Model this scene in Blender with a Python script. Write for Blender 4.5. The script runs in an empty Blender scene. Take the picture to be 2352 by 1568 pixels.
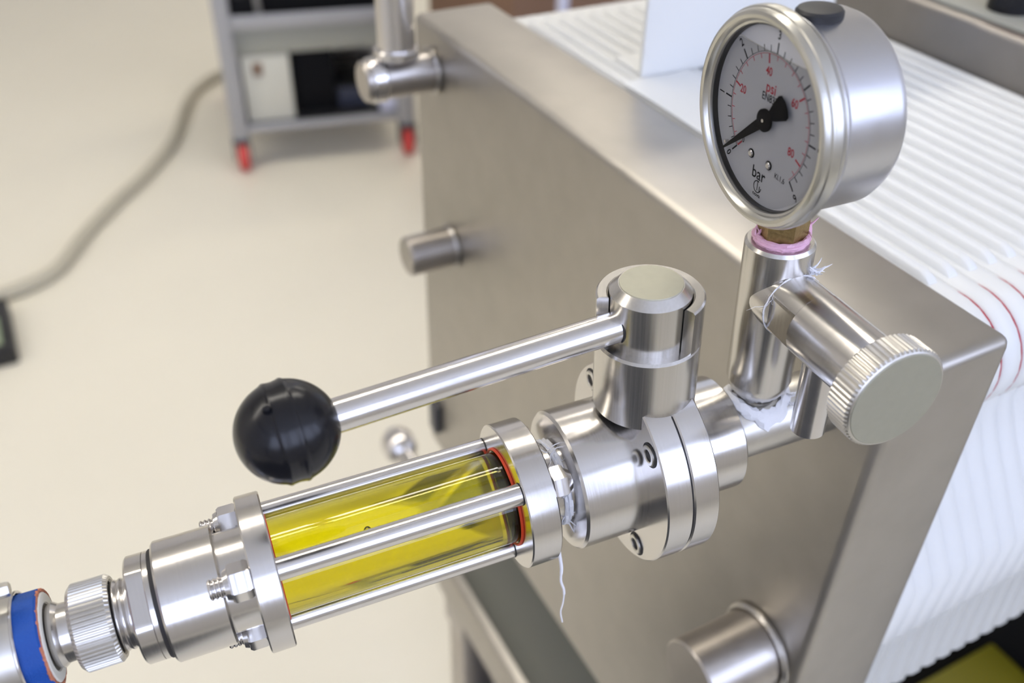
import bpy, bmesh, math, random
from mathutils import Vector, Matrix
random.seed(7)
R_ = math.radians
SC = bpy.context.scene
COL = SC.collection
K = 0.001                                            # everything below is written in millimetres

def lin(r, g, b):
    f = lambda c: c / 12.92 if c <= .04045 else ((c + .055) / 1.055) ** 2.4
    return (f(r / 255), f(g / 255), f(b / 255), 1)

# ------------------------------------------------------------------ camera
CAM = Vector((-180.183, -197.830, 242.021))
CR = Vector((.883729, -.467525, .021040)); CU = Vector((.267196, .540951, .797482)); CF = Vector((.384225, .699137, -.602975))
cd = bpy.data.cameras.new('camera'); cam = bpy.data.objects.new('camera', cd); COL.objects.link(cam)
m = Matrix((CR, CU, -CF)).transposed().to_4x4(); m.translation = CAM * K
cam.matrix_world = m
cd.sensor_width = 36; cd.lens = 2174.945 * 36 / 2352
cd.clip_start = .01; cd.clip_end = 60
cd.dof.use_dof = True; cd.dof.focus_distance = .315; cd.dof.aperture_fstop = 7.5
SC.camera = cam
# ------------------------------------------------------------------ world, light levels, exposure
W = bpy.data.worlds.new('world'); SC.world = W; W.use_nodes = True
W.node_tree.nodes['Background'].inputs[0].default_value = (.75, .85, 1, 1)
W.node_tree.nodes['Background'].inputs[1].default_value = 1.0
SC.view_settings.view_transform = 'Standard'; SC.view_settings.look = 'None'
SC.view_settings.gamma = 1; SC.view_settings.use_curve_mapping = False
SC.view_settings.exposure = 0.04
LAMP_WARM = 16.0          # ceiling luminaires
WINDOW = 4.0             # daylight in the window panes

# ------------------------------------------------------------------ materials
def mat(name, col, rough=.5, metal=0., var=0., scale=(1, 1, 1), nscale=200, bump=0., rvar=0., **kw):
    mt = bpy.data.materials.new(name); mt.use_nodes = True
    nt = mt.node_tree; b = nt.nodes['Principled BSDF']
    b.inputs['Base Color'].default_value = col; b.inputs['Roughness'].default_value = rough; b.inputs['Metallic'].default_value = metal
    for k, v in kw.items(): b.inputs[k].default_value = v
    if var or bump or rvar:
        tc = nt.nodes.new('ShaderNodeTexCoord'); mp = nt.nodes.new('ShaderNodeMapping'); nz = nt.nodes.new('ShaderNodeTexNoise')
        mp.inputs['Scale'].default_value = scale; nz.inputs['Scale'].default_value = nscale; nz.inputs['Detail'].default_value = 4
        nt.links.new(tc.outputs['Object'], mp.inputs[0]); nt.links.new(mp.outputs[0], nz.inputs['Vector'])
        if var:
            mx = nt.nodes.new('ShaderNodeMix'); mx.data_type = 'RGBA'
            mx.inputs[6].default_value = tuple(c * (1 - var) for c in col[:3]) + (1,)
            mx.inputs[7].default_value = tuple(min(1, c * (1 + var)) for c in col[:3]) + (1,)
            nt.links.new(nz.outputs[0], mx.inputs[0]); nt.links.new(mx.outputs[2], b.inputs['Base Color'])
        if rvar:
            mr = nt.nodes.new('ShaderNodeMapRange'); mr.inputs[3].default_value = max(.02, rough - rvar); mr.inputs[4].default_value = rough + rvar
            nt.links.new(nz.outputs[0], mr.inputs[0]); nt.links.new(mr.outputs[0], b.inputs['Roughness'])
        if bump:
            bp = nt.nodes.new('ShaderNodeBump'); bp.inputs['Strength'].default_value = bump; bp.inputs['Distance'].default_value = .0005
            nt.links.new(nz.outputs[0], bp.inputs['Height']); nt.links.new(bp.outputs[0], b.inputs['Normal'])
    return mt
def emit(name, col, s):
    mt = bpy.data.materials.new(name); mt.use_nodes = True; b = mt.node_tree.nodes['Principled BSDF']
    b.inputs['Base Color'].default_value = (.8, .8, .8, 1); b.inputs['Emission Color'].default_value = col; b.inputs['Emission Strength'].default_value = s
    return mt
M = {}
M['turned'] = mat('turned_steel', (.64, .62, .60, 1), .21, 1, var=.05, scale=(1, .02, .02), nscale=2600, rvar=.05)
M['turned_z'] = mat('turned_steel_upright', (.64, .62, .60, 1), .21, 1, var=.05, scale=(.02, .02, 1), nscale=2600, rvar=.05)
M['turned_y'] = mat('turned_steel_cross', (.64, .62, .60, 1), .20, 1, var=.05, scale=(.02, 1, .02), nscale=2600, rvar=.05)
M['polished'] = mat('polished_steel', (.70, .68, .67, 1), .21, 1, rvar=.04, nscale=300)
M['brushed_z'] = mat('brushed_steel_upright', (.60, .58, .55, 1), .24, 1, var=.1, scale=(1, 1, .015), nscale=1500, rvar=.06)
M['satin'] = mat('satin_steel', (.62, .60, .56, 1), .36, 1, var=.05, nscale=400, rvar=.04)
M['plate'] = mat('blasted_steel', (.44, .415, .375, 1), .40, 1, var=.12, nscale=45, rvar=.04)
M['plate_weld'] = mat('welded_steel', (.5, .48, .45, 1), .3, 1, var=.1, nscale=300)
M['port_steel'] = mat('port_steel', (.48, .45, .42, 1), .33, 1, var=.08, nscale=120, rvar=.05)
M['disc'] = mat('dull_steel_face', (.40, .39, .31, 1), .5, .7, var=.06, nscale=300)
M['black_plastic'] = mat('black_phenolic', (.007, .007, .009, 1), .24, 0, nscale=300, rvar=.05, **{'Specular IOR Level': .36})
M['black_rubber'] = mat('black_rubber', (.015, .015, .017, 1), .45)
M['black_gap'] = mat('dark_seam', (.02, .018, .018, 1), .6)
M['dark_steel'] = mat('dark_steel', (.10, .10, .11, 1), .35, .8)
M['navy'] = mat('navy_enamel', (.03, .035, .06, 1), .5)
M['brass'] = mat('aged_brass', (.35, .25, .11, 1), .42, 1, var=.35, nscale=900, bump=.3)
M['white_plastic'] = mat('white_polypropylene', lin(226, 226, 222), .38, 0, var=.02, nscale=40, **{'Specular IOR Level': .4})
M['paper'] = mat('white_card', lin(226, 226, 222), .7)
M['ptfe'] = mat('white_tape', lin(235, 235, 238), .5, 0, bump=.6, nscale=700, **{'Subsurface Weight': .15, 'Subsurface Radius': (.002, .002, .002)})
M['pink'] = mat('pink_tape', lin(226, 178, 200), .5, 0, bump=.7, nscale=900)
M['orange'] = mat('orange_seal', lin(205, 62, 22), .45)
M['red_seal'] = mat('red_seal', lin(170, 20, 40), .5)
M['red'] = mat('red_wheel', lin(205, 62, 58), .45)
M['blue'] = mat('blue_hose_cover', lin(8, 72, 155), .62, 0, bump=.5, nscale=1400, var=.1)
M['braid'] = mat('hose_braid', lin(190, 120, 90), .8, 0, var=.6, nscale=900)
M['liner'] = mat('white_hose_liner', lin(230, 228, 218), .5)
M['lime'] = mat('lime_print', lin(190, 200, 90), .6)
M['teal'] = mat('teal_print', lin(30, 140, 110), .6)
M['floor'] = mat('cream_resin_floor', lin(233, 227, 209), .34, 0, var=.02, nscale=3, **{'Specular IOR Level': .4})
M['wall'] = mat('pale_wall', (.76, .74, .71, 1), .8, 0, var=.02, nscale=5)
M['ceiling'] = mat('pale_ceiling', (.8, .79, .76, 1), .85, 0, var=.02, nscale=5)
M['cable'] = mat('grey_beige_hose', lin(188, 182, 163), .5)
M['trolley'] = mat('grey_trolley_metal', lin(170, 170, 172), .4, .3, var=.03, nscale=50)
M['grey_panel'] = mat('grey_green_panel', lin(160, 160, 148), .5)
M['beige_box'] = mat('pale_plastic', lin(206, 204, 190), .45)
M['black_box'] = mat('black_box', (.006, .006, .007, 1), .7, **{'Specular IOR Level': .15})
M['lilac'] = mat('pale_lilac_plastic', lin(205, 207, 226), .45)
M['brown'] = mat('brown_board', lin(120, 92, 72), .7, 0, var=.15, nscale=12)
M['yellow'] = mat('shaded_yellow_plastic', lin(112, 105, 3), .6)  # darkened: shade on the bin is put into its base colour
M['dial'] = mat('dial_white', lin(214, 214, 214), .6)
M['ink'] = mat('black_ink', (.004, .004, .005, 1), .6, **{'Specular IOR Level': .06})
M['red_ink'] = mat('red_ink', lin(205, 45, 65), .5)
M['lamp'] = emit('lamp_diffuser', (1, .94, .84, 1), LAMP_WARM)
M['daylight'] = emit('daylit_pane', (.62, .71, 1, 1), WINDOW)
M['frame'] = mat('window_frame', (.6, .6, .6, 1), .5)

def glassy(name, col, ior, rough=0.):
    mt = bpy.data.materials.new(name); mt.use_nodes = True; b = mt.node_tree.nodes['Principled BSDF']
    b.inputs['Base Color'].default_value = col; b.inputs['Transmission Weight'].default_value = 1; b.inputs['IOR'].default_value = ior
    b.inputs['Roughness'].default_value = rough
    return mt
M['glass'] = glassy('clear_glass', (.97, .98, .97, 1), 1.47)
M['liquid'] = glassy('yellow_liquid', (.86, .74, .006, 1), 1.36)
M['bubble'] = glassy('air_bubble', (1, 1, .9, 1), .74)
def thin(name, tint, refl):
    mt = bpy.data.materials.new(name); mt.use_nodes = True; nt = mt.node_tree; nt.nodes.remove(nt.nodes['Principled BSDF'])
    t = nt.nodes.new('ShaderNodeBsdfTransparent'); t.inputs[0].default_value = tint
    g = nt.nodes.new('ShaderNodeBsdfGlossy'); g.inputs['Roughness'].default_value = .02
    lw = nt.nodes.new('ShaderNodeLayerWeight'); lw.inputs[0].default_value = .5
    pw = nt.nodes.new('ShaderNodeMath'); pw.operation = 'POWER'; pw.inputs[1].default_value = 6
    fr = nt.nodes.new('ShaderNodeMath'); fr.operation = 'MULTIPLY_ADD'; fr.inputs[1].default_value = .6; fr.inputs[2].default_value = refl
    nt.links.new(lw.outputs['Facing'], pw.inputs[0]); nt.links.new(pw.outputs[0], fr.inputs[0])
    mx = nt.nodes.new('ShaderNodeMixShader')
    nt.links.new(fr.outputs[0], mx.inputs[0]); nt.links.new(t.outputs[0], mx.inputs[1]); nt.links.new(g.outputs[0], mx.inputs[2])
    nt.links.new(mx.outputs[0], nt.nodes['Material Output'].inputs[0])
    return mt
M['pane'] = thin('gauge_window', (.95, .95, .96, 1), .0)
M['fill'] = thin('gauge_fill_liquid', (.865, .865, .865, 1), .0)  # grey tint of the filling also carries the shade on the dial

# ------------------------------------------------------------------ mesh helpers (mm)
AX = {'x': (Vector((1, 0, 0)), Vector((0, 0, 1)), Vector((0, -1, 0))),
      'y': (Vector((0, 1, 0)), Vector((0, 0, 1)), Vector((1, 0, 0))),
      'z': (Vector((0, 0, 1)), Vector((1, 0, 0)), Vector((0, 1, 0)))}
def basis(d):
    d = Vector(d).normalized(); e = Vector((0, 0, 1)) if abs(d.z) < .9 else Vector((1, 0, 0))
    e1 = (e - d * e.dot(d)).normalized(); return d, e1, d.cross(e1)
def cham(pts, c=.5, closed=False):
    out = []; n = len(pts)
    for i, p in enumerate(pts):
        if not closed and (i == 0 or i == n - 1): out.append(p); continue
        a, b = pts[i - 1], pts[(i + 1) % n]
        la = math.hypot(a[0] - p[0], a[1] - p[1]); lb = math.hypot(b[0] - p[0], b[1] - p[1])
        ca = min(c, la * .45); cb = min(c, lb * .45)
        out.append((p[0] + (a[0] - p[0]) * ca / la, p[1] + (a[1] - p[1]) * ca / la))
        out.append((p[0] + (b[0] - p[0]) * cb / lb, p[1] + (b[1] - p[1]) * cb / lb))
    return out
class B:
    def __init__(s): s.bm = bmesh.new()
    def lathe(s, prof, axis='x', c=(0, 0, 0), segs=72, closed=False, rmod=None, ph=0.):
        d, e1, e2 = AX[axis] if isinstance(axis, str) else basis(axis)
        c = Vector(c); bm = s.bm; rings = []
        for i, (a, r) in enumerate(prof):
            if r < 1e-6: rings.append([bm.verts.new(c + d * a)]); continue
            ring = []
            for k in range(segs):
                t = 2 * math.pi * k / segs + ph
                rr = r + (rmod(k, i) if rmod else 0)
                ring.append(bm.verts.new(c + d * a + (e1 * math.cos(t) + e2 * math.sin(t)) * rr))
            rings.append(ring)
        prs = list(zip(rings, rings[1:])) + ([(rings[-1], rings[0])] if closed else [])
        for A, Bq in prs:
            if len(A) == 1 and len(Bq) == 1: continue
            for k in range(segs):
                k2 = (k + 1) % segs
                if len(A) == 1: f = (A[0], Bq[k2], Bq[k])
                elif len(Bq) == 1: f = (A[k], A[k2], Bq[0])
                else: f = (A[k], A[k2], Bq[k2], Bq[k])
                bm.faces.new(f)
        if not closed:
            for r_, rev in ((rings[0], True), (rings[-1], False)):
                if len(r_) > 2: bm.faces.new(r_[::-1] if rev else r_)
        return s
    def cyl(s, a, b, r, axis='x', c=(0, 0, 0), ch=.5, segs=64, **k):
        return s.lathe([(a, 0), *cham([(a, 0), (a, r), (b, r), (b, 0)], ch)[1:-1], (b, 0)], axis, c, segs, **k)
    def ring(s, a, b, ri, ro, axis='x', c=(0, 0, 0), ch=.4, segs=72, **k):
        return s.lathe(cham([(a, ri), (a, ro), (b, ro), (b, ri)], ch, True), axis, c, segs, closed=True, **k)
    def torus(s, R, r, axis='x', c=(0, 0, 0), segs=64, n=12, rmod=None):
        return s.lathe([(r * math.sin(2 * math.pi * i / n), R + r * math.cos(2 * math.pi * i / n)) for i in range(n)], axis, c, segs, closed=True, rmod=rmod)
    def sphere(s, c, r, axis='z', n=24, segs=48, prof=None):
        return s.lathe([(-r * math.cos(math.pi * i / n), r * math.sin(math.pi * i / n) if 0 < i < n else 0) for i in range(n + 1)], axis, c, segs)
    def box(s, x0, x1, y0, y1, z0, z1, bev=0., seg=2):
        r = bmesh.ops.create_cube(s.bm, size=1); vs = r['verts']
        for v in vs: v.co = Vector((x0 + (v.co.x + .5) * (x1 - x0), y0 + (v.co.y + .5) * (y1 - y0), z0 + (v.co.z + .5) * (z1 - z0)))
        if bev:
            es = list({e for v in vs for e in v.link_edges})
            bmesh.ops.bevel(s.bm, geom=es, offset=bev, segments=seg, affect='EDGES', profile=.5)
        return s
    def tube(s, pts, r, segs=10, close=True):
        pts = [Vector(p) for p in pts]; bm = s.bm; rings = []; e = None
        for i, p in enumerate(pts):
            d = (pts[min(i + 1, len(pts) - 1)] - pts[max(i - 1, 0)]).normalized()
            if e is None: e = basis(d)[1]
            e = (e - d * e.dot(d)).normalized(); f = d.cross(e)
            rr = r[i] if isinstance(r, (list, tuple)) else r
            rings.append([bm.verts.new(p + (e * math.cos(2 * math.pi * k / segs) + f * math.sin(2 * math.pi * k / segs)) * rr) for k in range(segs)])
        for A, Bq in zip(rings, rings[1:]):
            for k in range(segs): bm.faces.new((A[k], A[(k + 1) % segs], Bq[(k + 1) % segs], Bq[k]))
        if close: bm.faces.new(rings[0][::-1]); bm.faces.new(rings[-1])
        return s
    def poly(s, loops):
        """stack of equal-length vertex loops, capped"""
        bm = s.bm; L = [[bm.verts.new(p) for p in lp] for lp in loops]
        for A, Bq in zip(L, L[1:]):
            n = len(A)
            for k in range(n): bm.faces.new((A[k], A[(k + 1) % n], Bq[(k + 1) % n], Bq[k]))
        bm.faces.new(L[0][::-1]); bm.faces.new(L[-1])
        return s
    def jitter(s, a):
        for v in s.bm.verts: v.co += Vector((random.uniform(-a, a), random.uniform(-a, a), random.uniform(-a, a)))
        return s
    def build(s, name, m, parent=None, flat=False, ang=32):
        bm = s.bm
        bmesh.ops.recalc_face_normals(bm, faces=bm.faces)
        off = Vector(parent.get('_o', (0, 0, 0))) if parent else Vector((0, 0, 0))
        for v in bm.verts: v.co = (v.co - off) * K
        me = bpy.data.meshes.new(name); bm.to_mesh(me); bm.free()
        me.materials.append(M[m] if isinstance(m, str) else m)
        if not flat:
            me.polygons.foreach_set('use_smooth', [True] * len(me.polygons)); me.set_sharp_from_angle(angle=R_(ang))
        o = bpy.data.objects.new(name, me); COL.objects.link(o)
        if parent:
            o.parent = parent
            o['_o'] = tuple(off)
        return o
ASM = Matrix(((.993951, .103965, -.035383), (-.102743, .994101, .034756), (.038787, -.030911, .998769)))
def thing(name, label, cat, o=(0, 0, 0), asm=False, group=None, rotz=0.):
    e = bpy.data.objects.new(name, None); COL.objects.link(e); e.empty_display_size = .01
    o = Vector(o)
    if asm: mm = ASM.to_4x4(); mm.translation = (ASM @ o) * K
    else:
        mm = Matrix.Rotation(rotz, 4, 'Z'); mm.translation = o * K
        if rotz: o = Vector((0, 0, 0))
    e.matrix_world = mm
    e['_o'] = tuple(o); e['label'] = label; e['category'] = cat
    if group: e['group'] = group
    return e
def struct(b, name, m, **k):
    o = b.build(name, m, **k); o['kind'] = 'structure'; return o
def lab(o, l): o['label'] = l; return o
def wisp(b, p, n, ln, r, spread=(1, 1, 1), bias=(0, 0, 0)):
    for _ in range(n):
        q = Vector(p) + Vector([random.uniform(-.6, .6) * ln * .4 for _ in range(3)])
        d = Vector([random.uniform(-1, 1) * spread[i] + bias[i] for i in range(3)]).normalized()
        pts = [q]
        for k in range(4):
            d = (d + Vector([random.uniform(-.5, .5) for _ in range(3)])).normalized(); pts.append(pts[-1] + d * ln / 4)
        b.tube(pts, [r, r * .9, r * .7, r * .5, r * .2], 5)
    return b
def catmull(P, n=8):
    P = [Vector(p) for p in P]; P = [P[0] * 2 - P[1]] + P + [P[-1] * 2 - P[-2]]; out = []
    for i in range(1, len(P) - 2):
        for k in range(n):
            t = k / n; a, b, c, d = P[i - 1:i + 3]
            out.append(.5 * ((2 * b) + (c - a) * t + (2 * a - 5 * b + 4 * c - d) * t * t + (3 * b - a - 3 * c + d) * t ** 3))
    return out + [P[-2]]

# ================================================================== SETTING
FZ = -1000.
struct(B().box(-3000, 3600, -2000, 4700, FZ - 60, FZ), 'floor', 'floor', flat=True)
struct(B().box(-3000, 3600, -2000, 4700, 2000, 2060), 'ceiling', 'ceiling', flat=True)
struct(B().box(-3060, -3000, -2000, 4700, FZ, 2000), 'wall_left', 'wall', flat=True)
struct(B().box(3600, 3660, -2000, 4700, FZ, 2000), 'wall_right', 'wall', flat=True)
struct(B().box(-3060, 3660, 4700, 4760, FZ, 2000), 'wall_far', 'wall', flat=True)
wb = B()
wb.box(-3060, 3660, -2060, -2000, FZ, 250); wb.box(-3060, 3660, -2060, -2000, 1850, 2000)
WX = [(-2700, -1300), (-1100, 300), (500, 1900), (2100, 3500)]
xs = [-3060] + [v for w in WX for v in w] + [3660]
for a, b_ in zip(xs[::2], xs[1::2]): wb.box(a, b_, -2060, -2000, 250, 1850)
struct(wb, 'wall_back', 'wall', flat=True)
for i, (a, b_) in enumerate(WX):
    fb = B()
    for bx in ((a, a + 50, 250, 1850), (b_ - 50, b_, 250, 1850), (a + 50, b_ - 50, 250, 300), (a + 50, b_ - 50, 1800, 1850), ((a + b_) / 2 - 25, (a + b_) / 2 + 25, 300, 1800)):
        fb.box(bx[0], bx[1], -2055, -2010, bx[2], bx[3])
    w = struct(fb, 'window_%d' % (i + 1), 'frame', flat=True)
    B().box(a + 50, b_ - 50, -2040, -2034, 300, 1800).build('pane', 'daylight', w, flat=True)
for s_, bx in (('left', (-3000, -2985, -2000, 4700)), ('right', (3585, 3600, -2000, 4700)), ('far', (-2985, 3585, 4685, 4700)), ('back', (-2985, 3585, -2000, -1985))):
    struct(B().box(*bx, FZ, FZ + 90), 'baseboard_' + s_, 'frame', flat=True)
def ceiling_light(x, y):
    t = thing('ceiling_light', 'long fluorescent ceiling light over the hall, out of the picture', 'lamp', (x, y, 2000), group='ceiling lights')
    b = B(); b.box(x - 750, x + 750, y - 130, y - 118, 1940, 2000); b.box(x - 750, x + 750, y + 118, y + 130, 1940, 2000)
    b.box(x - 762, x - 750, y - 130, y + 130, 1940, 2000); b.box(x + 750, x + 762, y - 130, y + 130, 1940, 2000)
    b.build('housing', 'frame', t, flat=True)
    B().box(x - 748, x + 748, y - 116, y + 116, 1950, 1990).build('diffuser', 'lamp', t, flat=True)
for x, y in ((-2300, 1350), (-720, 1350), (830, 1350), (2400, 3600)): ceiling_light(x, y)  # last one is added to brighten the far wall and plate top

# ================================================================== FILTER PRESS
# ---- steel end plate
ZT, YR, YL, X0, X1 = 35.7, -39.0, 391.2, 62.0, 120.2
ep = thing('end_plate', 'large bead-blasted steel end plate of the filter press with pipe ports', 'plate', (X0, 176, -545))
b = B(); pf = [(X0, ZT), (X0, -345), (X0 + 14, -349), (X0 + 14, -499), (X0, -503), (X0, -556), (X1, -556), (X1, ZT)]
b.poly([[(x, y, z) for x, z in pf] for y in (YR, YL)]); bm = b.bm
bmesh.ops.recalc_face_normals(bm, faces=bm.faces)
hi = [e for e in bm.edges if len(e.link_faces) == 2 and abs(e.calc_face_angle(0)) > 1.0 and not all(v.co.x > X0 + 8 and v.co.x < X1 - 1 for v in e.verts)]
bmesh.ops.bevel(bm, geom=hi, offset=4.5, segments=4, affect='EDGES', profile=.5)
b.build('shell', 'plate', ep, ang=40)
B().box(X0 + 9, X0 + 14.5, YR + 6, YL - 6, -499.5, -348.5, .5).build('recess_shade_sheet', mat('recess_shade_grey_green', lin(84, 86, 78), .5), ep)  # dark sheet stands in for the shade inside the opening
def port(y, z, x0, r, rc, cap=False):
    b = B().cyl(x0, X0 + 1, r, 'x', (0, y, z), 1.2)
    o = b.build('port', 'port_steel', ep)
    B().ring(X0 - 4, X0, r - .3, rc, 'x', (0, y, z), 1.4).build('weld_ring', 'plate_weld', o)
    if cap: B().ring(x0 + 4, x0 + 14, r - .5, r + 1.3, 'x', (0, y, z), 1).build('clamp_ring', 'polished', o)
    return o
port(-13, -148, 20, 19, 22)
port(335, -114, 26, 14, 16)
up = port(360, 7, 12, 13, 15.5, True)
pst = B().cyl(20, 330, 12, 'z', (36, 358, 0), .8); pst.ring(21, 27, 11.5, 14.5, 'z', (36, 358, 0), .8); pst.build('riser_pipe', 'polished', up)
b = B().lathe([(388, 0), (388, 11), (496, 10), (500, 15), (506, 18), (520, 18), (529, 14), (533, 7), (534, 0)], 'y', (75, 0, -467), 40)
lab(b.build('side_bar', 'polished', ep), 'rounded polished bar end on the plate side')
b = B().box(56, 63, 366, 380, -322, -292, 2); b.build('bracket', 'dark_steel', ep)
# inlet pipe welded in, along the valve's axis
inl = B()
d0, d1 = ASM @ Vector((17, 0, 0)), ASM @ Vector((64, 0, 0))
inl.lathe([(0, 0), (0, 13), ((d1 - d0).length, 13), ((d1 - d0).length, 0)], tuple(d1 - d0), tuple(d0), 64)
inl.build('inlet_pipe', 'satin', ep)
# ---- white filter plates
PITCH = 11.9
def inset(P, a):
    out = []; n = len(P)
    for i in range(n):
        p0, p1, p2 = Vector(P[i - 1]), Vector(P[i]), Vector(P[(i + 1) % n])
        n1 = Vector((-(p1 - p0).y, (p1 - p0).x)).normalized(); n2 = Vector((-(p2 - p1).y, (p2 - p1).x)).normalized()
        nn = n1 + n2; nn = nn.normalized() if nn.length > .01 else n1
        out.append(p1 + nn * a / max(.5, nn.dot(n1)))
    return out
half = [(176, 31.8), (20, 31.8), (4, 31.7)]
for k in range(0, 13):
    t = R_(90 + 5 + k * 13.5); half.append((-7 + 26.5 * math.cos(t), 5 + 26.5 * math.sin(t)))
half += [(-8, -29), (1, -40), (0, -62), (-8, -78), (-34, -118), (-37, -124), (-37, -157), (-34, -160), (-31, -163), (-33, -221), (-29, -226), (120, -230), (124, -480), (176, -480)]
prof = half + [(352 - y, z) for y, z in half[::-1][1:-1]]
area = sum(prof[i - 1][0] * prof[i][1] - prof[i][0] * prof[i - 1][1] for i in range(len(prof)))
if area < 0: prof = prof[::-1]
# counter-clockwise in (y, z): left normal points inward
fp_body = fp_rib = fp_gasket = None
ORD = ['first', 'second', 'third', 'fourth', 'fifth', 'sixth', 'seventh', 'eighth', 'ninth', 'tenth', 'eleventh', 'twelfth', 'thirteenth', 'fourteenth', 'fifteenth', 'sixteenth', 'seventeenth']
def filter_plate_meshes(t):
    b = B(); x = X1 + .4; th = PITCH - .1
    dep = [4.0 if -222 < z < -159 and (y < 0 or y > 352) else .7 if -159 <= z < -45 else 1.3 for y, z in prof]
    ins = [inset(prof, d)[k] for k, d in enumerate(dep)]; wd = [3.2 if d > 3 else 1.0 if d < 1 else 1.5 for d in dep]
    b.poly([[(x, y, z) for y, z in ins], [(x + w, y, z) for (y, z), w in zip(prof, wd)], [(x + th - w, y, z) for (y, z), w in zip(prof, wd)], [(x + th, y, z) for y, z in ins]])
    body = b.build('body', 'white_plastic', t, ang=50)
    b = B(); sec = [(2.2, 31.2), (2.9, 34.6), (3.6, 35.3), (7.2, 35.3), (7.9, 34.6), (8.6, 31.2)]
    loops = []
    for y, q in ((4.5, .15), (7, .7), (11, 1), (341, 1), (345, .7), (347.5, .15)): loops.append([(x + a, y, 31.2 + (z - 31.2) * q) for a, z in sec])
    b.poly(loops); rib = b.build('rib', 'white_plastic', t, ang=50)
    b = B().torus(25.55, .8, 'x', (x + th - .82, -7, 5), 48, 8)
    gas = b.build('gasket', 'red_seal', t)
    return body, rib, gas
first = thing('filter_plate', 'white ribbed plastic filter plate directly behind the steel end plate', 'filter plate', (X1, 176, -480), group='white filter plates in the press')
parts = filter_plate_meshes(first)
for i in range(1, 17):
    c = first.copy(); COL.objects.link(c)
    c['label'] = ORD[i] + ' white ribbed plastic filter plate counting back from the steel end plate'
    if i == 16: c['label'] = 'last white ribbed filter plate, touching the grey steel head plate'
    c.location = first.location + Vector((PITCH * i * K, 0, 0))
    for p in parts:
        q = p.copy(); COL.objects.link(q); q.parent = c
# ---- head plate at the far end of the pack
hx = X1 + .6 + 17 * PITCH
hp = thing('head_plate', 'thick grey steel head plate closing the far end of the filter stack', 'plate', (hx, 176, -205))
B().box(hx, hx + 75, -60, 412, -205, 62.5, 4, 3).build('slab', mat('dull_grey_steel', (.27, .25, .23, 1), .45, .9, var=.08, nscale=60), hp, ang=40)
B().box(hx + 8, hx + 75, -52, 404, 62.3, 64.5, .6).build('cover_strip', 'grey_panel', hp)
kn = thing('clamp_knob', 'blurred black and red knob standing on the far steel head plate', 'knob', (hx + 32, 168, 64.5))
B().lathe([(0, 0), (0, 13), (10, 13), (14, 9), (26, 8), (26, 0)], 'z', (hx + 32, 168, 64.5), 32).build('base', 'black_plastic', kn)
B().lathe([(26, 0), (26, 14), (30, 17), (40, 17), (44, 13), (45, 0)], 'z', (hx + 32, 168, 64.5), 32).build('cap', 'red', kn)
# ---- press stand
pl = thing('press_stand', 'dark navy steel stand carrying the filter press', 'stand', (200, 176, FZ))
for x in (92, 330):
    for y in (40, 372): B().box(x - 18, x + 22, y - 18, y + 18, FZ, -609, 2).build('leg', 'port_steel', pl)
B().box(108, 112, 62, 374, -950, -612, 1).build('front_panel', 'navy', pl)
for y in (40, 370): B().box(70, 400, y - 22, y + 22, -610, -557, 2).build('rail', 'port_steel', pl)
# ---- white card standing and lying on the filter plates
cardv = thing('white_board', 'plain white board standing upright on the filter plates behind the gauge', 'board', (205, 231, 35.5))
B().box(135, 276, 230, 233.5, 35.5, 170, .8).build('panel', 'paper', cardv)
B().box(137, 274, 233.5, 262, 35.5, 37.5, .5).build('foot', 'paper', cardv)
sh = B().box(0, 1, 0, 1, 0, 1)
bmesh.ops.delete(sh.bm, geom=sh.bm.verts[:], context='VERTS')
nx, ny = 8, 10; P0, P1 = [], []
lay = lambda u, v, up: (121.5 + u * (58 - 12 * v), 150 + v * 79, 35.5 + up + .5 * math.sin(u * 5 + v * 3) ** 2)
gv = [[[sh.bm.verts.new(lay(i / nx, j / ny, up)) for j in range(ny + 1)] for i in range(nx + 1)] for up in (0, .5)]
for i in range(nx):
    for j in range(ny):
        for L, rv in ((gv[0], True), (gv[1], False)):
            f = [L[i][j], L[i + 1][j], L[i + 1][j + 1], L[i][j + 1]]; sh.bm.faces.new(f[::-1] if rv else f)
for i in range(nx):
    for j in (0, ny): sh.bm.faces.new((gv[0][i][j], gv[0][i + 1][j], gv[1][i + 1][j], gv[1][i][j]))
for j in range(ny):
    for i in (0, nx): sh.bm.faces.new((gv[0][i][j], gv[0][i][j + 1], gv[1][i][j + 1], gv[1][i][j]))
o = sh.build('paper_sheet', 'paper'); o['label'] = 'cream white sheet lying over the plate ribs at the foot of the white board'; o['category'] = 'sheet'

# ================================================================== BACKGROUND THINGS
def smooth_tube(name, P, r, m, label, cat, segs=14):
    o = B().tube(catmull(P), r, segs).build(name, m); o['label'] = label; o['category'] = cat; return o
smooth_tube('floor_hose', [(-560, 1960, FZ + 15), (-409, 1898, FZ + 15), (-330, 1890, FZ + 15), (-230, 1940, FZ + 15), (-142, 2083, FZ + 15), (-45, 2221, FZ + 15), (57, 2349, FZ + 15),
            (165, 2526, FZ + 15), (260, 2776, FZ + 15), (329, 2899, FZ + 15), (439, 2993, FZ + 15), (640, 3060, FZ + 15), (900, 3080, FZ + 15)], 16, 'cable',
            'grey beige hose winding across the cream floor to the trolley', 'hose')
tr = thing('floor_tray', 'black rimmed pale green tray on the floor at the left edge', 'tray', (-480, 1730, FZ))
b = B(); b.box(-640, -338, 1628, 1650, FZ, FZ + 45, 6); b.box(-640, -338, 1806, 1828, FZ, FZ + 45, 6); b.box(-360, -338, 1645, 1811, FZ, FZ + 45, 6); b.box(-640, -618, 1645, 1811, FZ, FZ + 45, 6)
b.build('rim', 'black_rubber', tr)
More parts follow.
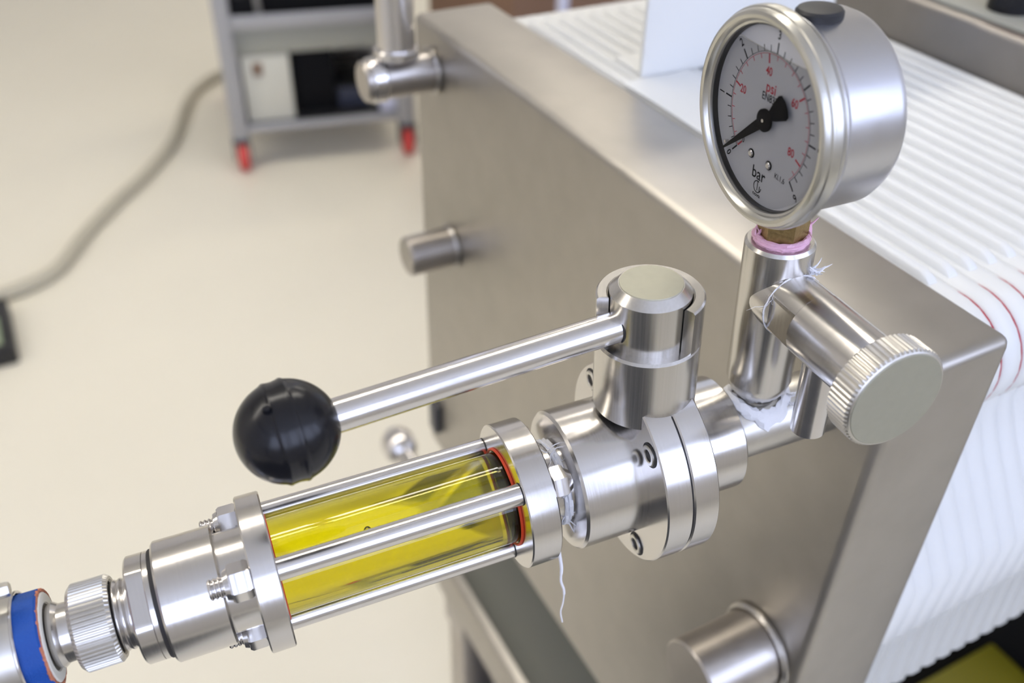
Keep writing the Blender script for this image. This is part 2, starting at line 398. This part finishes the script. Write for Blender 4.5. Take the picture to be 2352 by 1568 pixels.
B().box(-620, -358, 1648, 1808, FZ, FZ + 12).build('base', mat('pale_green_plastic', lin(176, 192, 160), .5), tr)
# ---- trolley
TP = Vector((322, 2286.8, FZ)); TA = math.atan2(-.213, .977)
ty = thing('service_trolley', 'grey two-shelf service trolley with red castors beyond the press', 'trolley', TP, rotz=TA)
for u in (-8, 456):
    for v in (0, 520):
        B().box(u - 21, u + 21, v - 21, v + 21, 95, 860, 4).build('post', 'trolley', ty)
        cst = B(); cst.box(u - 24, u + 24, v - 26, v + 26, 88, 98, 2); cst.box(u - 24, u - 19, v - 18, v + 18, 36, 90, 2); cst.box(u + 19, u + 24, v - 18, v + 18, 36, 90, 2)
        o = cst.build('castor_fork', 'dark_steel', ty)
        B().lathe(cham([(-14, 0), (-14, 42), (14, 42), (14, 0)], 6), 'x', (u, v, 42.5), 32).build('wheel', 'red', o)
B().box(-5, 445, -14, 534, 113, 131, 3).build('lower_shelf', 'trolley', ty)
B().box(14, 428, 4, 515, 131, 133).build('shelf_mat', 'black_rubber', ty)
b = B(); b.box(-5, 445, -14, 534, 395, 402, 1); b.box(-5, 445, -16, -8, 396, 432, 2); b.box(-5, 445, 528, 536, 396, 432, 2); b.box(-7, 0, -14, 534, 396, 432, 2); b.box(440, 447, -14, 534, 396, 432, 2)
b.build('top_tray', 'trolley', ty)
dr = B().box(14, 426, 6, 420, 322, 394, 3).build('drawer', 'grey_panel', ty)
B().box(16, 424, 470, 486, 133, 390, 2).build('back_panel', 'trolley', ty)
def tbox(name, label, cat, u0, u1, v0, v1, z0, z1, m, extra=None, bev=5):
    o = thing(name, label, cat, TP + Matrix.Rotation(TA, 3, 'Z') @ Vector(((u0 + u1) / 2, (v0 + v1) / 2, z0)), rotz=TA)
    cu, cv = (u0 + u1) / 2, (v0 + v1) / 2
    B().box(u0 - cu, u1 - cu, v0 - cv, v1 - cv, 0, z1 - z0, bev).build('body', m, o)
    if extra: extra(o, u0 - cu, u1 - cu, v0 - cv, v1 - cv, z1 - z0)
    return o
def latch(o, a, b_, c, d, h): B().box(a + 28, a + 52, c - 6, c + 2, h - 52, h - 18, 2).build('latch', 'brown', o)
def lid(o, a, b_, c, d, h): B().box(a - 3, b_ + 3, c - 3, d + 3, h, h + 9, 2).build('lid', 'black_plastic', o)
tbox('storage_box', 'pale plastic box with a brown latch on the lower trolley shelf', 'box', 22, 148, 8, 300, 133, 318, 'beige_box', latch)
tbox('black_crate', 'black crate standing on the lower trolley shelf', 'crate', 158, 268, 50, 330, 133, 312, 'black_box', lid)
tbox('navy_case', 'low dark navy case beside the black crate on the trolley', 'case', 274, 366, 60, 300, 133, 190, 'navy', lid)
tbox('lilac_box', 'small pale lilac box on the right front corner of the lower shelf', 'box', 384, 430, 6, 60, 133, 192, 'lilac', None)
tbox('black_tool_case', 'wide black case on the top tray of the trolley', 'case', 95, 420, 30, 330, 402, 520, 'black_box', lid)
tbox('small_black_box', 'small black box at the left end of the top tray', 'box', 6, 78, 10, 120, 402, 470, 'black_box', lid)
mt_ = B().box(-1900, -330, -1500, 480, FZ, FZ + 12, 3).build('unseen_dark_mat', mat('dark_grey_mat', (.05, .05, .05, 1), .8)); mt_['label'] = 'unseen dark grey mat added before the press to darken its reflections'; mt_['category'] = 'mat'  # mat added out of view to darken reflections in the steel
# ---- far behind the press
bx = thing('cardboard_box', 'brown box on the floor far beyond the filter press', 'box', (1150, 1850, FZ))
B().box(800, 1520, 1620, 2080, FZ, -330, 4).build('carton', 'brown', bx)
B().box(800, 1158, 1618, 1850, -330, -324, 1).build('flap', 'brown', bx); B().box(1164, 1520, 1618, 1850, -330, -324, 1).build('flap', 'brown', bx)
wp = thing('white_post', 'slim white post standing before the brown box', 'post', (870, 1530, FZ))
B().cyl(FZ + 8, 150, 13, 'z', (870, 1530, 0), 2, 24).build('pole', 'lilac', wp); B().cyl(FZ, FZ + 8, 60, 'z', (870, 1530, 0), 2, 32).build('foot', 'dark_steel', wp)
yb = thing('yellow_bin', 'yellow plastic bin below the filter plates, its shade put into the colour', 'bin', (498, 32, FZ))
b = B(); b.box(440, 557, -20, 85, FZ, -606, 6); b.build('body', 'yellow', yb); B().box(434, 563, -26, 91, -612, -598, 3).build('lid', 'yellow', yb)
bc = thing('black_cabinet', 'black cabinet on the floor behind the yellow bin', 'cabinet', (900, 60, FZ))
B().box(575, 1300, -200, 560, FZ, -500, 6).build('body', 'black_box', bc); B().box(571, 577, -180, 540, -960, -540, 2).build('door', 'black_box', bc)

# ================================================================== PIPE ASSEMBLY (local frame: x along pipe, z up the stems)
TIP = lambda y, z, a: (y, z)
def pol(r, deg): return (r * math.sin(R_(deg)), r * math.cos(R_(deg)))       # (y, z); 0 = up, + = away from the camera
def hexa(b, x0, x1, R, y, z, rot=0., ax='x'):
    s = -1 if x1 < x0 else 1
    a, c = min(x0, x1), max(x0, x1)
    pr = [(a, 0), (a, R * .9), (a + .9, R), (c - .9, R), (c, R * .9), (c, 0)]
    return b.lathe(pr, ax, (0, y, z), 6, ph=rot)
def thread(a, b_, r, pitch=1.2, dep=.5):
    n = max(2, int(abs(b_ - a) / pitch)); pr = [(a, 0), (a, r - dep)]
    for i in range(n):
        x = a + (b_ - a) * i / n; w = (b_ - a) / n
        pr += [(x + w * .45, r), (x + w * .6, r), (x + w, r - dep)]
    return pr + [(b_, 0)]
# ---- ball valve
bv = thing('ball_valve', 'polished stainless ball valve with round bonnet and black ball lever', 'valve', (-16, 0, 0), True)
B().lathe([(-49, 0), (-49, 15.6), *cham([(-49, 15.6), (-49, 25.4), (-23, 25.4), (-23, 0)], .9)[1:-1], (-23, 0)], 'x', segs=96).build('body', 'turned', bv)
fl = B().cyl(-25, -15.2, 37.3, 'x', ch=.5, segs=112).build('flange', 'turned', bv)
fl2 = B().cyl(-14.8, -5, 37.3, 'x', ch=.5, segs=112).build('flange', 'turned', bv)
B().cyl(-15.6, -14.4, 36.6, 'x', ch=.1, segs=96).build('seam', 'black_gap', bv)
B().cyl(-6, 17, 21.6, 'x', ch=.8, segs=88).build('outlet', 'turned', bv)
for a in (-45, 45, 135, -145):
    y, z = pol(31.2, a)
    s_ = B().ring(-26.0, -24.6, 2.2, 3.7, 'x', (0, y, z), .3, 32).build('bolt', 'satin', bv)
    B().cyl(-25.25, -24.4, 2.3, 'x', (0, y, z), .1, 6).build('socket', 'black_gap', s_)
    B().ring(-25.3, -24.7, 3.6, 4.5, 'x', (0, y, z), .1, 32).build('counterbore', 'black_gap', s_)
def sector(b, r0, r1, a0, a1, z0, z1, c, n=40, ch=.6):
    sec = cham([(r0, z0), (r1, z0), (r1, z1), (r0, z1)], ch, True)
    loops = []
    for i in range(n + 1):
        t = R_(a0 + (a1 - a0) * i / n); loops.append([(c[0] + r * math.cos(t), c[1] + r * math.sin(t), z) for r, z in sec])
    return b.poly(loops)
BC = (-16, 0)
b = B().lathe([(27, 0), *cham([(27, 0), (27, 17.8), (55, 17.8), (55, 0)], .8)[1:-1], (55, 0)], 'z', (-16, 0, 0), 96)
bon = b.build('bonnet', 'brushed_z', bv)
sector(B(), 13.8, 17.8, -68, 166, 54.6, 71.5, BC).build('bonnet_collar', 'brushed_z', bv)
cp = B().lathe([(53.8, 0), (53.8, 13.5), (72.4, 13.5), (75.2, 10.7), (75.2, 0)], 'z', (-16, 0, 0), 88).build('stem_cap', 'brushed_z', bv)
B().lathe([(75.1, 0), (75.1, 10.5), (75.45, 10.3), (75.45, 0)], 'z', (-16, 0, 0), 64).build('cap_disc', 'disc', cp)
HA, HB = Vector((-22, -.3, 61.9)), Vector((-131, -7.6, 61.5)); hd = (HB - HA)
lv = B().lathe([(0, 0), (0, 5.3), (hd.length, 5.3), (hd.length, 0)], tuple(hd), tuple(HA), 48).build('lever', 'polished', bv)
hu = hd.normalized()
B().torus(5.45, .32, tuple(hu), tuple(HA + hu * 6.6), 40, 8).build('lever_seal', 'black_gap', bv)
BCn = Vector((-137.4, -8.0, 61.5)); n = 150; pr = []
Rb = 15.2
for i in range(n + 1):
    t = math.pi * i / n; a = -Rb * math.cos(t); r = Rb * math.sin(t)
    u = a / Rb
    bumpv = .40 * (math.exp(-((u + .12) / .05) ** 2) + math.exp(-((u - .22) / .05) ** 2)) - .18 * math.exp(-((u - .05) / .06) ** 2)
    pr.append((a, (r + bumpv) if 0 < i < n else 0))
ball = B().lathe(pr, tuple(hu), tuple(BCn), 64).build('ball_knob', 'black_plastic', bv)
e1 = Vector((0, -.35, .93)).normalized()
B().lathe([(-1.6, 0), (-1.6, 1.3), (1.2, 1.1), (1.5, 0)], tuple(e1), tuple(BCn + e1 * 14.8 - hu * -4.5), 16).build('moulding_nub', 'black_plastic', ball)
e1 = Vector((-.1, -.45, -.88)).normalized()
B().lathe([(-1.6, 0), (-1.6, 1.4), (.9, 1.1), (1.2, 0)], tuple(e1), tuple(BCn + e1 * 14.9 - hu * 4.0), 16).build('moulding_nub', 'black_plastic', ball)
tp = B()
for R0, x in ((13.4, 17.6), (12.6, 19.2)):
    tp.torus(R0, 1.0, 'x', (x, 0, 0), 40, 8, rmod=lambda k, i: random.uniform(-.45, .45))
wisp(tp, (18.5, -9.5, 9.5), 5, 9, .35, (1, .3, .6), (0, -.2, -1)); lab(tp.build('outlet_tape', 'ptfe', bv), 'white thread tape at the valve outlet')
# ---- sight glass
sg = thing('sight_glass', 'stainless pipe sight glass holding bright yellow liquid between two round flanges', 'sight glass', (-110, 0, 0), True)
def ring_flange(a, c):
    return B().lathe(cham([(a, 16.6), (a, 25.9), (c, 25.9), (c, 16.6)], .45, True), 'x', segs=96, closed=True).build('flange', 'turned', sg)
ring_flange(-157.6, -149.6); ring_flange(-69.2, -58.4)
B().lathe([(-62.0, 0), (-62.0, 16.55), (-58.6, 16.55), (-58.6, 14.6), (-48.4, 14.6), (-48.4, 0)], 'x', segs=64).build('neck', 'turned', sg)
B().lathe([(-158.5, 0), (-158.5, 16.5), (-153.6, 16.5), (-153.6, 0)], 'x', segs=64).build('neck', 'turned', sg)
B().lathe([(-153.2, 13.4), (-153.2, 16.2), (-62.4, 16.2), (-62.4, 13.4)], 'x', segs=128, closed=True).build('glass_tube', 'glass', sg)
lq = B().lathe([(-153.3, 0), (-153.3, 13.55), (-62.3, 13.55), (-62.3, 0)], 'x', segs=128).build('liquid', 'liquid', sg)
B().sphere((-119.5, -6.5, 10.6), 1.25, n=16, segs=24).build('bubble', 'bubble', lq)
for x, w in ((-69.5, .6), (-149.7, .45)): B().ring(x - w, x + w, 16.7, 17.8, 'x', ch=.5, segs=96).build('seal_ring', 'orange', sg)
for k, a in enumerate((-45, 75, 195)):
    y, z = pol(21.2, a)
    r_ = B().cyl(-150.2, -68.6, 3.75, 'x', (0, y, z), .3, 40).build('tie_rod', 'polished', sg)
    B().cyl(-69.5, -69.1, 3.95, 'x', (0, y, z), .2, 40).build('shoulder', 'black_gap', r_)
    nb = hexa(B(), -157.7, -164.2, 6.1, y, z, .3 + k); nb.lathe([(-164.1, 0), (-164.1, 5.0), (-165.6, 4.4), (-165.8, 0)], 'x', (0, y, z), 32)
    nb.build('nut', 'polished', r_)
    B().lathe(thread(-165, -170.4, 3.3), 'x', (0, y, z), 24).build('thread_end', 'polished', r_)
    nb = hexa(B(), -58.3, -53.2, 6.0, y, z, .6 + k); nb.lathe([(-53.4, 0), (-53.4, 4.9), (-51.4, 3.6), (-51.0, 0)], 'x', (0, y, z), 32)
    nb.build('nut', 'polished', r_)
# tape between sight glass and valve, with a hanging thread
tp = B()
for R0, x in ((15.0, -50.4), (14.9, -51.8)): tp.torus(R0, .8, 'x', (x, 0, 0), 44, 8, rmod=lambda k, i: random.uniform(-.5, .5))
wisp(tp, (-52, -2, 17), 10, 6, .22, (1, .7, 1), (0, -.2, .4)); wisp(tp, (-50, -12.5, -6), 6, 7, .4, (.6, .4, 1), (0, -.3, -.6))
tp.tube(catmull([(-55.5, -14.5, -14), (-55.2, -16, -20), (-54.6, -16.4, -27), (-55.1, -17, -33), (-53.9, -17.2, -39), (-54.4, -17.5, -45), (-55.4, -17.6, -50), (-54.8, -17.8, -56)]), [.65] * 20 + [.5] * 15 + [.3] * 22, 6)
tp = tp.build('thread_tape', 'ptfe', sg); lab(tp, 'frayed white thread tape with a hanging strand')
# ---- union coupling left of the sight glass
un = thing('pipe_union', 'polished steel union sleeve with flatted collar left of the sight glass', 'coupling', (-176, 0, 0), True)
B().lathe([(-166.6, 0), (-166.6, 16.4), (-158.4, 16.4), (-158.4, 0)], 'x', segs=80).build('neck', 'turned', un)
B().lathe([(-185.2, 0), *cham([(-185.2, 0), (-185.2, 19.5), (-166.3, 19.5), (-166.3, 0)], .7)[1:-1], (-166.3, 0)], 'x', segs=96).build('sleeve', 'turned', un)
B().cyl(-186.6, -184.9, 17.4, 'x', ch=.2, segs=72).build('seam', 'black_gap', un)
def flatted(R, d, ang, n=96):
    out = []
    for i in range(n):
        t = 2 * math.pi * i / n; y, z = R * math.sin(t), R * math.cos(t)
        for s in (1, -1):
            ny, nz = pol(s, ang); q = y * ny + z * nz
            if q > d: y -= ny * (q - d); z -= nz * (q - d)
        out.append((y, z))
    return out
b = B(); b.poly([[(x, y * s, z * s) for y, z in flatted(17.2, 15.1, -33)] for x, s in ((-193.8, .965), (-193.2, 1), (-188.4, 1))])
b.cyl(-188.4, -186.4, 17.2, 'x', ch=.3, segs=96)
b.build('flatted_collar', 'turned', un)
B().lathe(thread(-199.5, -193.6, 11.3, 1.6, .5), 'x', segs=56).build('male_thread', 'polished', un)
# ---- knurled hose connector
hc = thing('hose_connector', 'steel hose connector with a knurled union nut beside the blue hose', 'connector', (-208, 0, 0), True)
kn_r = lambda k, i: (-.55 if k % 4 in (0, 1) else .0)
b = B().lathe([(-211.6, 12.0), (-211.6, 12.7), (-210.4, 13.9), (-200.6, 13.9), (-199.4, 12.9), (-199.4, 12.0), (-200.6, 11.4), (-200.6, 10.6), (-210, 10.6)], 'x', segs=232, closed=True,
              rmod=lambda k, i: kn_r(k, i) if i in (2, 3) else 0)
b.build('knurled_nut', 'satin', hc, ang=25)
B().ring(-201.2, -200.2, 10.9, 12.2, 'x', ch=.2, segs=64).build('nut_seal', 'black_gap', hc)
B().lathe([(-235, 0), (-235, 9.0), (-218.9, 8.8), (-218.2, 9.7), (-216.6, 10.2), (-215.2, 9.2), (-209, 9.0), (-209, 0)], 'x', segs=72).build('hose_tail', 'turned', hc)
# ---- hose and clamp
ho = thing('blue_hose', 'blue rubber hose with white liner pushed on the steel hose tail', 'hose', (-228, 0, 0), True)
HP = catmull([(-219.0, 0, 0), (-232, 0, 0), (-262, 0, 0), (-300, -2, -6), (-345, -8, -26)], 8)
def oval(k, i): return .45 * math.sin(k * .28) + .25 * math.sin(k * .9 + 1)
cv = B(); prs = []
b = B().lathe([(-300, 12.9), (-300, 15.2), (-231, 15.2), (-226, 15.5), (-219.6, 15.5), (-219.0, 14.9), (-219.2, 14.2), (-226, 13.6)], 'x', segs=72, closed=True, rmod=lambda k, i: oval(k, i) if i in (3, 4, 5) else 0)
b.build('cover', 'blue', ho)
b = B().torus(14.6, .6, 'x', (-219.3, 0, 0), 90, 8, rmod=lambda k, i: random.uniform(-.35, .35)); b.build('braid', 'braid', ho)
B().ring(-300, -218.5, 10.4, 14.0, 'x', ch=.4).build('liner', 'liner', ho)
def patch(a0, a1, x0, x1, R, m, name):
    b = B(); L = []
    for i in range(9):
        t = a0 + (a1 - a0) * i / 8; y, z = pol(R, t); y2, z2 = pol(R + .25, t); L.append([(x0, y, z), (x1, y, z), (x1, y2, z2), (x0, y2, z2)])
    return b.poly(L).build(name, m, ho)
patch(-128, -104, -225, -219.8, 15.6, 'lime', 'printed_stripe'); patch(-124, -112, -224, -221.5, 15.8, 'teal', 'printed_mark')
cl = thing('hose_clamp', 'steel band clamp with a screw around the blue hose', 'clamp', (-240, 0, 0), True)
B().ring(-256, -225.6, 15.65, 16.4, 'x', ch=.4, segs=80).build('band', 'satin', cl)
b = B().ring(-226.4, -225.4, 15.65, 16.7, 'x', ch=.3, segs=80); b.build('band_edge', 'polished', cl)
y, z = pol(23.2, 4)
b = B(); b.lathe([(-250, 0), (-250, 1.7), (-230, 1.7), (-227.4, 1.5), (-227.4, 0)], 'x', (0, y, z), 28); hexa(b, -227.6, -223.6, 2.3, y, z, .4)
b.build('screw', 'satin', cl)
y2, z2 = pol(20.2, 4); B().box(-250, -231, y2 - 4, y2 + 4, z2 - 4.5, z2 + 4.5, 1).build('screw_housing', 'satin', cl)
# ---- sampling valve: upright column, cross barrel, knurled knob, spout
CX = 32.4
sv = thing('sampling_valve', 'stainless sampling valve column with side barrel, spout and knurled disc knob', 'valve', (CX, 0, 14), True)
B().lathe([(13, 0), (13, 7), (18.6, 10.6), (22.5, 11.75), (78.6, 11.75), (79.8, 10.9), (79.8, 8.6), (78.9, 8.2), (78.9, 0)], 'z', (CX, 0, 0), 88).build('column', 'brushed_z', sv)
b = B().lathe([(-51.5, 0), (-51.5, 11.0), (-50.9, 11.6), (-24.5, 11.6), (-24.3, 11.45), (-11.2, 11.45), (-10.6, 11.4), (-3, 11.4), (-3, 0)], 'y', (CX, 0, 60), 80)
for v in b.bm.verts:
    if -24.45 < v.co.y < -10.9 and v.co.x < CX - 9.3: v.co.x = CX - 9.3
b.build('barrel', 'turned_y', sv, ang=28)
B().cyl(-53.6, -51.2, 11.9, 'y', (CX, 0, 59.6), .3).build('seal_ring', 'black_gap', sv)
KC = (CX, 0, 58.2)
rk = lambda k, i: (-.42 if k % 4 in (0, 1) else .0) if i in (2, 3) else 0
kb = B().lathe([(-53.4, 0), (-53.4, 16.6), (-54.2, 17.7), (-62.2, 17.7), (-63.0, 17.0), (-63.4, 16.6), (-63.4, 0)], 'y', KC, 264, rmod=rk)
kb = kb.build('knob', 'satin', sv, ang=25)
B().lathe([(-63.3, 0), (-63.3, 16.4), (-63.7, 16.1), (-63.7, 0)], 'y', KC, 96).build('knob_face', 'disc', kb)
B().lathe([(21.2, 0), (21.2, 4.6), *cham([(21.2, 4.6), (20.2, 5.3), (20.2, 5.9), (50, 5.9)], .15)[1:-1], (50, 5.9), (50, 0)], 'z', (CX, -30, 0), 48).build('spout', 'polished', sv)
tp = B()
tp.torus(10.6, 1.9, 'z', (CX, 0, 14.4), 44, 8, rmod=lambda k, i: random.uniform(-.7, .6))
for v in tp.bm.verts:
    r = abs(v.co.y); v.co.z -= max(0, 13 - math.sqrt(max(0, 169 - r * r))) * .9
wisp(tp, (CX + 9, -5, 13), 7, 8, .5, (1, 1, .5), (.4, -.4, .3))
lab(tp.build('base_tape', 'ptfe', sv), 'crumpled white thread tape at the foot of the column')
tp = B(); tp.torus(11.45, .25, 'y', (CX, -11.3, 60), 48, 6, rmod=lambda k, i: random.uniform(-.25, .2)); wisp(tp, (CX + 7.5, -10, 70.5), 12, 5.5, .45, (1, .8, 1), (.2, .1, .8)); wisp(tp, (CX - 10, -11, 64), 5, 6, .12)
lab(tp.build('barrel_tape', 'ptfe', sv), 'white thread tape tuft where the barrel meets the column')
# ---- pressure gauge
GZ, GY = 124.5, -1.0
pg = thing('pressure_gauge', 'round silver pressure gauge with black needle on a white bar and psi dial', 'gauge', (CX, 0, 79), True)
GC = (0, GY, GZ)
B().lathe([(23, 0), (23, 30.6), (24.2, 30.9), (25.2, 30.3), (26, 30.0), (43.0, 30.0), (45.6, 28.9), (47.0, 26.5), (47.2, 0)], 'x', GC, 112).build('case', mat('gauge_case', (.62, .62, .64, 1), .3, 1, rvar=.05, nscale=200), pg)
B().lathe([(18.2, 28.0), (17.2, 28.3), (16.8, 29.0), (15.9, 29.3), (15.3, 29.9), (15.1, 30.9), (15.5, 31.9), (16.4, 32.5), (17.2, 32.6), (17.5, 33.1), (18.4, 33.4), (20.6, 33.3), (21.6, 32.6), (22.2, 31.6), (23.6, 31.2), (23.6, 28.0)], 'x', GC, 128, closed=True).build('bezel', mat('gauge_bezel', (.56, .55, .51, 1), .30, 1), pg)
B().lathe([(20.0, 27.75), (18.0, 27.75), (18.0, 28.1), (20.0, 28.1)], 'x', GC, 96, closed=True).build('inner_ring', 'black_rubber', pg)
dl = B().lathe([(19.8, 0), (19.8, 27.95), (22.2, 27.95), (22.2, 0)], 'x', GC, 96).build('dial', 'dial', pg)
b = B().lathe([(16.9, 0), (16.9, 27.95), (17.3, 27.95), (17.3, 0)], 'x', GC, 96); b.build('window_pane', 'pane', pg)
# liquid filling with its level line near the top
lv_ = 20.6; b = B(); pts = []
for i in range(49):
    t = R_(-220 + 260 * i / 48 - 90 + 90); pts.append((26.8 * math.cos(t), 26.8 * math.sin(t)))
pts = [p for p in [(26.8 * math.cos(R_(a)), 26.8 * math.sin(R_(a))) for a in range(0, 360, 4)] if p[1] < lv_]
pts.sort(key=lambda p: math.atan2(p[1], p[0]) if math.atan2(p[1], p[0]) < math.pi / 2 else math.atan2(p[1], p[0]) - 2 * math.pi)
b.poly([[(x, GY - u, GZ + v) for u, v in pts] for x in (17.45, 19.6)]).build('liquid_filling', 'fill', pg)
b = B().tube([(18.4, GY - u, GZ + lv_ - .2 + .5 * abs(u / 17) ** 3) for u in [(-17 + i * 34 / 16) for i in range(17)]], .13, 6)
b.build('liquid_level', 'glass', pg)
# print on the dial
DX = 19.77
def stroke(b, a, r0, r1, w):
    t = R_(a); c, s = math.cos(t), math.sin(t)
    q = [(r0, -w / 2), (r1, -w / 2), (r1, w / 2), (r0, w / 2)]
    P = [(r * c - h * s, r * s + h * c) for r, h in q]
    b.poly([[(DX + .02, GY - u, GZ + v) for u, v in P], [(DX - .03, GY - u, GZ + v) for u, v in P]])
def arc(b, r, a0, a1, w, n=90):
    L = []
    for i in range(n + 1):
        t = R_(a0 + (a1 - a0) * i / n); c, s = math.cos(t), math.sin(t)
        L.append([(x, GY - rr * c, GZ + rr * s) for x, rr in ((DX + .02, r), (DX - .03, r), (DX - .03, r + w), (DX + .02, r + w))])
    b.poly(L)
ang = lambda bar: 225 - 45 * bar
b = B(); arc(b, 19.9, -45, 225, .14)
for i in range(31):
    v = i * .2; mj = i % 5 == 0
    stroke(b, ang(v), 20.0, 23.2 if mj else 21.9, .5 if mj else .26)
b.build('bar_scale', 'ink', pg, flat=True)
b = B(); arc(b, 19.35, -45 + 0, 225, .14)
for i in range(22):
    v = i * 4 / 14.504; mj = i % 5 == 0
    stroke(b, ang(v), 16.6 if mj else 18.0, 19.4, .55 if mj else .22)
b.build('psi_scale', 'red_ink', pg, flat=True)
def text(s, size, u, v, m, name, rot=0., bold=0., sx=.85):
    cu = bpy.data.curves.new('t', 'FONT'); cu.body = s; cu.size = size; cu.align_x = 'CENTER'; cu.align_y = 'CENTER'; cu.offset = bold + .035 * size / 3.6; cu.resolution_u = 3
    o = bpy.data.objects.new('t', cu); COL.objects.link(o)
    dg = bpy.context.evaluated_depsgraph_get(); me = bpy.data.meshes.new_from_object(o.evaluated_get(dg))
    bm = bmesh.new(); bm.from_mesh(me); bpy.data.objects.remove(o); bpy.data.meshes.remove(me); bpy.data.curves.remove(cu)
    c, sn = math.cos(R_(rot)), math.sin(R_(rot))
    for w in bm.verts:
        a, d = w.co.x * sx, w.co.y
        w.co = Vector((DX - .04, GY - (u + a * c - d * sn), GZ + v + a * sn + d * c))
    bb = B(); bb.bm.free(); bb.bm = bm
    return bb.build(name, m, pg, flat=True)
for i in range(7):
    a = ang(i); r = 25.3; text(str(i), 3.6, r * math.cos(R_(a)), r * math.sin(R_(a)), 'ink', 'bar_figure', a - 90, .03)
for s, v, rr in (('20', 20, 15.0), ('40', 40, 14.2), ('60', 60, 14.3), ('80', 80, 13.9), ('0', 0, 15.6)):
    a = ang(v / 14.504); text(s, 3.7 if s != '0' else 2.6, rr * math.cos(R_(a)), rr * math.sin(R_(a)), 'red_ink' if s != '0' else 'ink', 'psi_figure', 0, .02)
text('psi', 4.6, -.6, 9.4, 'red_ink', 'psi_word', 0, 0, 1); text('EN837-1', 3.4, .6, 6.2, 'ink', 'standard_mark', 0, 0, .85)
text('bar', 5.6, -1.0, -18.6, 'ink', 'bar_word', 0, 0, .95); text('Kl.1,6', 2.5, 9.4, -15.4, 'ink', 'class_mark', 0, 0, .9)
text('nova', 1.9, -.8, -25.4, 'ink', 'maker_word', 0, .02, 1.1)
b = B(); arc(b, 1.75, 70, 380 - 20, .32, 40)
for v in b.bm.verts: v.co.y += .8; v.co.z += -22.7 - 0
bb = B(); bb.bm.free(); bb.bm = b.bm
for u0, u1, v0, v1 in ((-.95, -.65, -24.0, -20.8), (.2, .5, -24.2, -22.2)):
    P = [(u0, v0), (u1, v0), (u1, v1), (u0, v1)]; bb.poly([[(DX + .02, GY - u, GZ + v) for u, v in P], [(DX - .03, GY - u, GZ + v) for u, v in P]])
bb.build('maker_mark', 'ink', pg, flat=True)
for u, v in ((-6.0, -13.4), (3.4, -13.6)):
    o = B().lathe([(19.1, 0), (19.1, .8), (19.4, 1.15), (19.9, 1.15), (19.9, 0)], 'x', (0, GY - u, GZ + v), 24).build('dial_screw', 'polished', pg)
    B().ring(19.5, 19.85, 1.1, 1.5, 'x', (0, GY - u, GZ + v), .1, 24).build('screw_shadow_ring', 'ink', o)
o = B().lathe([(18.4, 0), (18.4, .5), (19.9, .5), (19.9, 0)], 'x', (0, GY + 19.2, GZ - 14.6), 16).build('stop_pin', 'polished', pg)
# needle
na = 220.5; t = R_(na); c, s = math.cos(t), math.sin(t)
def npoly(Q, x0, x1): return [[(x, GY - (a * c - h * s), GZ + a * s + h * c) for a, h in Q] for x in (x0, x1)]
b = B(); b.poly(npoly([(26.0, -.3), (26.0, .3), (3, 1.7), (-4, 1.7), (-5.6, 2.4), (-10.2, 3.8), (-11.4, 3.4), (-12.2, 1.2), (-12.2, -1.2), (-11.4, -3.4), (-10.2, -3.8), (-5.6, -2.4), (-4, -1.7), (3, -1.7)], 18.2, 18.5))
nd = b.build('needle', 'ink', pg, flat=True)
h_ = B().lathe([(17.75, 0), (17.75, 3.0), (18.0, 3.5), (18.7, 3.5), (18.7, 0)], 'x', GC, 40).build('needle_hub', 'ink', pg)
B().lathe([(17.6, 0), (17.6, .55), (18.0, .55), (18.0, 0)], 'x', GC, 16).build('hub_pin', 'polished', h_)
# filler plug, stem, pink tape
B().lathe([(151, 0), (151, 6.9), (155.6, 6.9), (156.4, 6.2), (156.9, 3.6), (157.0, 0)], 'z', (31.5, GY - 1.0, 0), 48).build('filler_plug', 'black_rubber', pg)
b = B().lathe([(80.5, 0), (80.5, 7.6), (82, 8.4), (96.5, 8.4), (96.5, 0)], 'z', (CX, 0, 0), 6, ph=.35); b.build('hex_stem', 'brass', pg, flat=True)
B().lathe([(78.8, 0), (78.8, 6.4), (81, 6.4), (81, 0)], 'z', (CX, 0, 0), 32).build('stem_thread', 'brass', pg)
tp = B()
for R0, r0, z0 in ((8.0, 1.2, 80.2), (8.3, .9, 81.6), (8.9, .7, 80.9)): tp.torus(R0, r0, 'z', (CX, 0, z0), 44, 8, rmod=lambda k, i: random.uniform(-.3, .3))
wisp(tp, (CX + 8.2, -3.5, 82.6), 12, 5, .5, (.8, .8, 1), (.3, 0, .8)); wisp(tp, (CX - 7.6, 2, 82), 6, 4, .4, (.6, .6, 1), (0, 0, .8))
lab(tp.build('stem_tape', 'pink', pg), 'pink thread tape wound below the brass stem')
for o in list(bpy.data.objects):  # drop the build-time offsets
    if '_o' in o: del o['_o']
